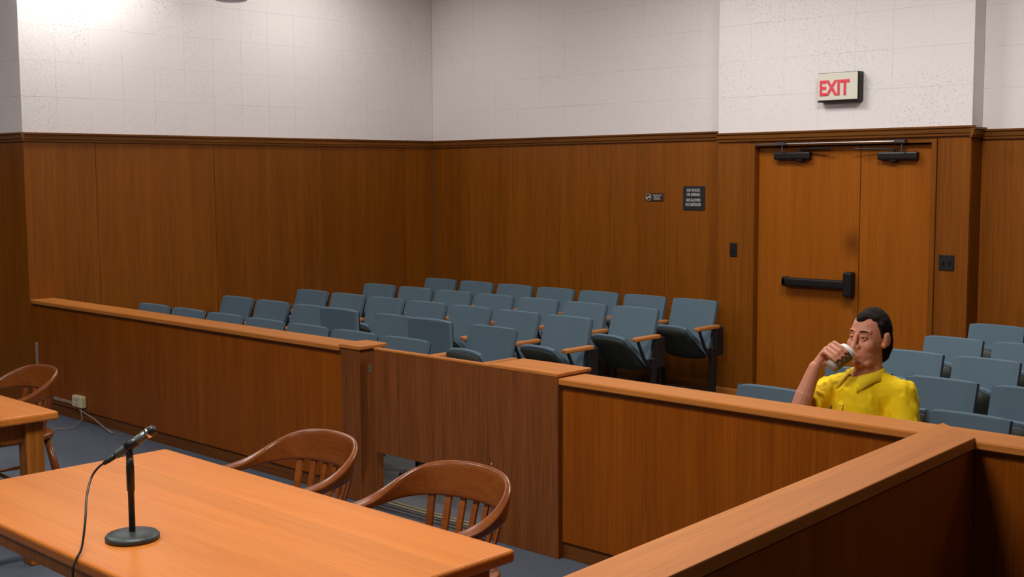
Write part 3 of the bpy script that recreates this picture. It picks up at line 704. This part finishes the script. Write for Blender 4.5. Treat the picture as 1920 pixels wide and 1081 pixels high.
# collar: folded band, open and pointed at the front
bm = bmesh.new(); NC = Vector((-2.655, 5.150, .968)); rings = []; nn = 22; fdir = Vector((-.28, -.96, 0)).normalized(); fs = Vector((.96, -.28, 0)).normalized()
for i in range(nn+1):
    a = math.radians(-160+320*i/nn); k = abs(-160+320*i/nn)/160          # 0 at nape, 1 at the tips
    rd = Vector((0, 0, 0)) - fdir*math.cos(a) + fs*math.sin(a)
    top = NC + rd*(.066+.004*k) + Z*(.036-.030*k**2) + fdir*.012*k; mid = NC + rd*(.076+.006*k) + Z*(.034-.030*k**2) + fdir*.012*k
    drop = .036+.030*max(0, (k-.72)/.28)**1.3
    bot = NC + rd*(.096+.012*k) + Z*(.034-.03*k**2-drop) + fdir*(.012*k+.018*max(0, (k-.7)/.3)) + fs*math.copysign(.026*max(0, (k-.7)/.3), math.sin(a))
    ins = NC + rd*(.064+.003*k) + Z*(-.01-.030*k**2) + fdir*.012*k
    rings.append([p-ORG for p in (ins, top, mid, bot, bot-rd*.004-Z*.002, top-rd*.0035-Z*.004)])
col_ = mesh('collar', loft(bm, rings), 'cuff', man, True)
# placket with buttons
pk = [Vector((-2.694, 5.030, .882)), Vector((-2.703, 5.001, .84)), Vector((-2.71, 4.985, .78)), Vector((-2.71, 4.968, .72)), Vector((-2.71, 4.940, .65))]
bm = bmesh.new(); loft(bm, [[p+fs*x+fdir*y-ORG for x, y in ((-.014, 0), (.014, 0), (.014, .006), (-.014, .006))] for p in pk]); mesh('placket', bm, 'yellow', man)
for p in pk[1:4]:
    bm = bmesh.new(); ellip(bm, p+fdir*.007-ORG, (.005, .003, .005), None, 10); mesh('button', bm, 'ivory', man, True)
# hair, receding at the temples, long at the nape
bm = bmesh.new()
ellip(bm, hp(0, -.034, .028), (.085, .090, .110), AX); ellip(bm, hp(0, -.072, -.05), (.068, .042, .085), AX); ellip(bm, hp(0, .002, .086), (.046, .070, .038), AX); ellip(bm, hp(0, -.018, .078), (.071, .076, .046), AX); ellip(bm, hp(0, -.01, .062), (.079, .060, .045), AX)
for s in (-1, 1): caps(bm, hp(s*.068, .008, .06), .017, hp(s*.075, .008, .012), .009); ellip(bm, hp(s*.056, -.055, -.02), (.030, .035, .07), AX)
remesh('hair', bm, .005, 'hair', man, 4, lambda c, n: .0022*mn.noise(c*60))
for s in (-1, 1):
    bm = bmesh.new(); pts = [hp(s*.016, .0935, .038), hp(s*.032, .0875, .041), hp(s*.050, .074, .037)]; tube(bm, [p-ORG for p in pts], [.0022, .0030, .0018], 8); mesh('eyebrow', bm, 'hair', man, True)
    bm = bmesh.new(); ellip(bm, hp(s*.032, .0755, .010)-ORG, (.0125, .0125, .0125), None, 16); e = mesh('eye', bm, 'eyewhite', man, True)
    bm = bmesh.new(); ellip(bm, hp(s*.032, .0845, .009)-ORG, (.0065, .0048, .0065), None, 12); mesh('iris', bm, 'iris', e, True)
    for zz, rr in ((.0175, .0050), (.0015, .0042)):
        bm = bmesh.new(); tube(bm, [hp(s*.018, .085, .009)-ORG, hp(s*.026, .0895, zz)-ORG, hp(s*.037, .087, zz)-ORG, hp(s*.047, .074, .010)-ORG], [.002, rr, rr, .002], 8); mesh('eyelid', bm, 'skin', man, True)
# trousers and shoes
bm = bmesh.new(); ellip(bm, (-2.68, 5.04, .51), (.185, .14, .09))
for s in (-1, 1):
    x = -2.68+s*.09; chain(bm, [((x, 5.0, .535), .094), ((x+s*.02, 4.70, .535), .072), ((x+s*.02, 4.74, .30), .068), ((x+s*.02, 4.76, .12), .060)])
remesh('trousers', bm, .012, 'trouser', man, 2)
for s in (-1, 1):
    bm = bmesh.new(); x = -2.68+s*.11; caps(bm, (x, 4.78, .06), .046, (x+s*.01, 4.635, .042), .040); box(bm, x-.045, x+.045, 4.60, 4.82, 0, .02, bev=.006)
    remesh('shoe', bm, .008, 'shoe', man, 2)
# cup
cm = Matrix.Identity(4)
cx_, cy_, _ = frame_of(ca)
for i in range(3): cm[i][0], cm[i][1], cm[i][2] = cx_[i], cy_[i], ca[i]
cup = empty('paper_cup', BAS); cup.rotation_euler = cm.to_euler()
tag(cup, 'paper coffee cup with white lid and brown sleeve held at the man\'s mouth', 'cup')
mesh('cup_body', lathe(bmesh.new(), [(crad(0)-.002, 0), (crad(0), .002), (crad(CL), CL)], 28), 'cup', cup, True)
mesh('sleeve', lathe(bmesh.new(), [(crad(.016), .016), (crad(.016)+.0012, .0165), (crad(.096)+.0012, .0955), (crad(.096), .096)], 28), 'sleeve', cup, True)
mesh('lid', lathe(bmesh.new(), [(crad(CL)+.0005, CL-.010), (crad(CL)+.0032, CL-.010), (crad(CL)+.0032, CL-.002), (crad(CL)-.001, CL+.004), (crad(CL)-.004, CL+.012), (crad(CL)-.008, CL+.010)], 28), 'lid', cup, True)
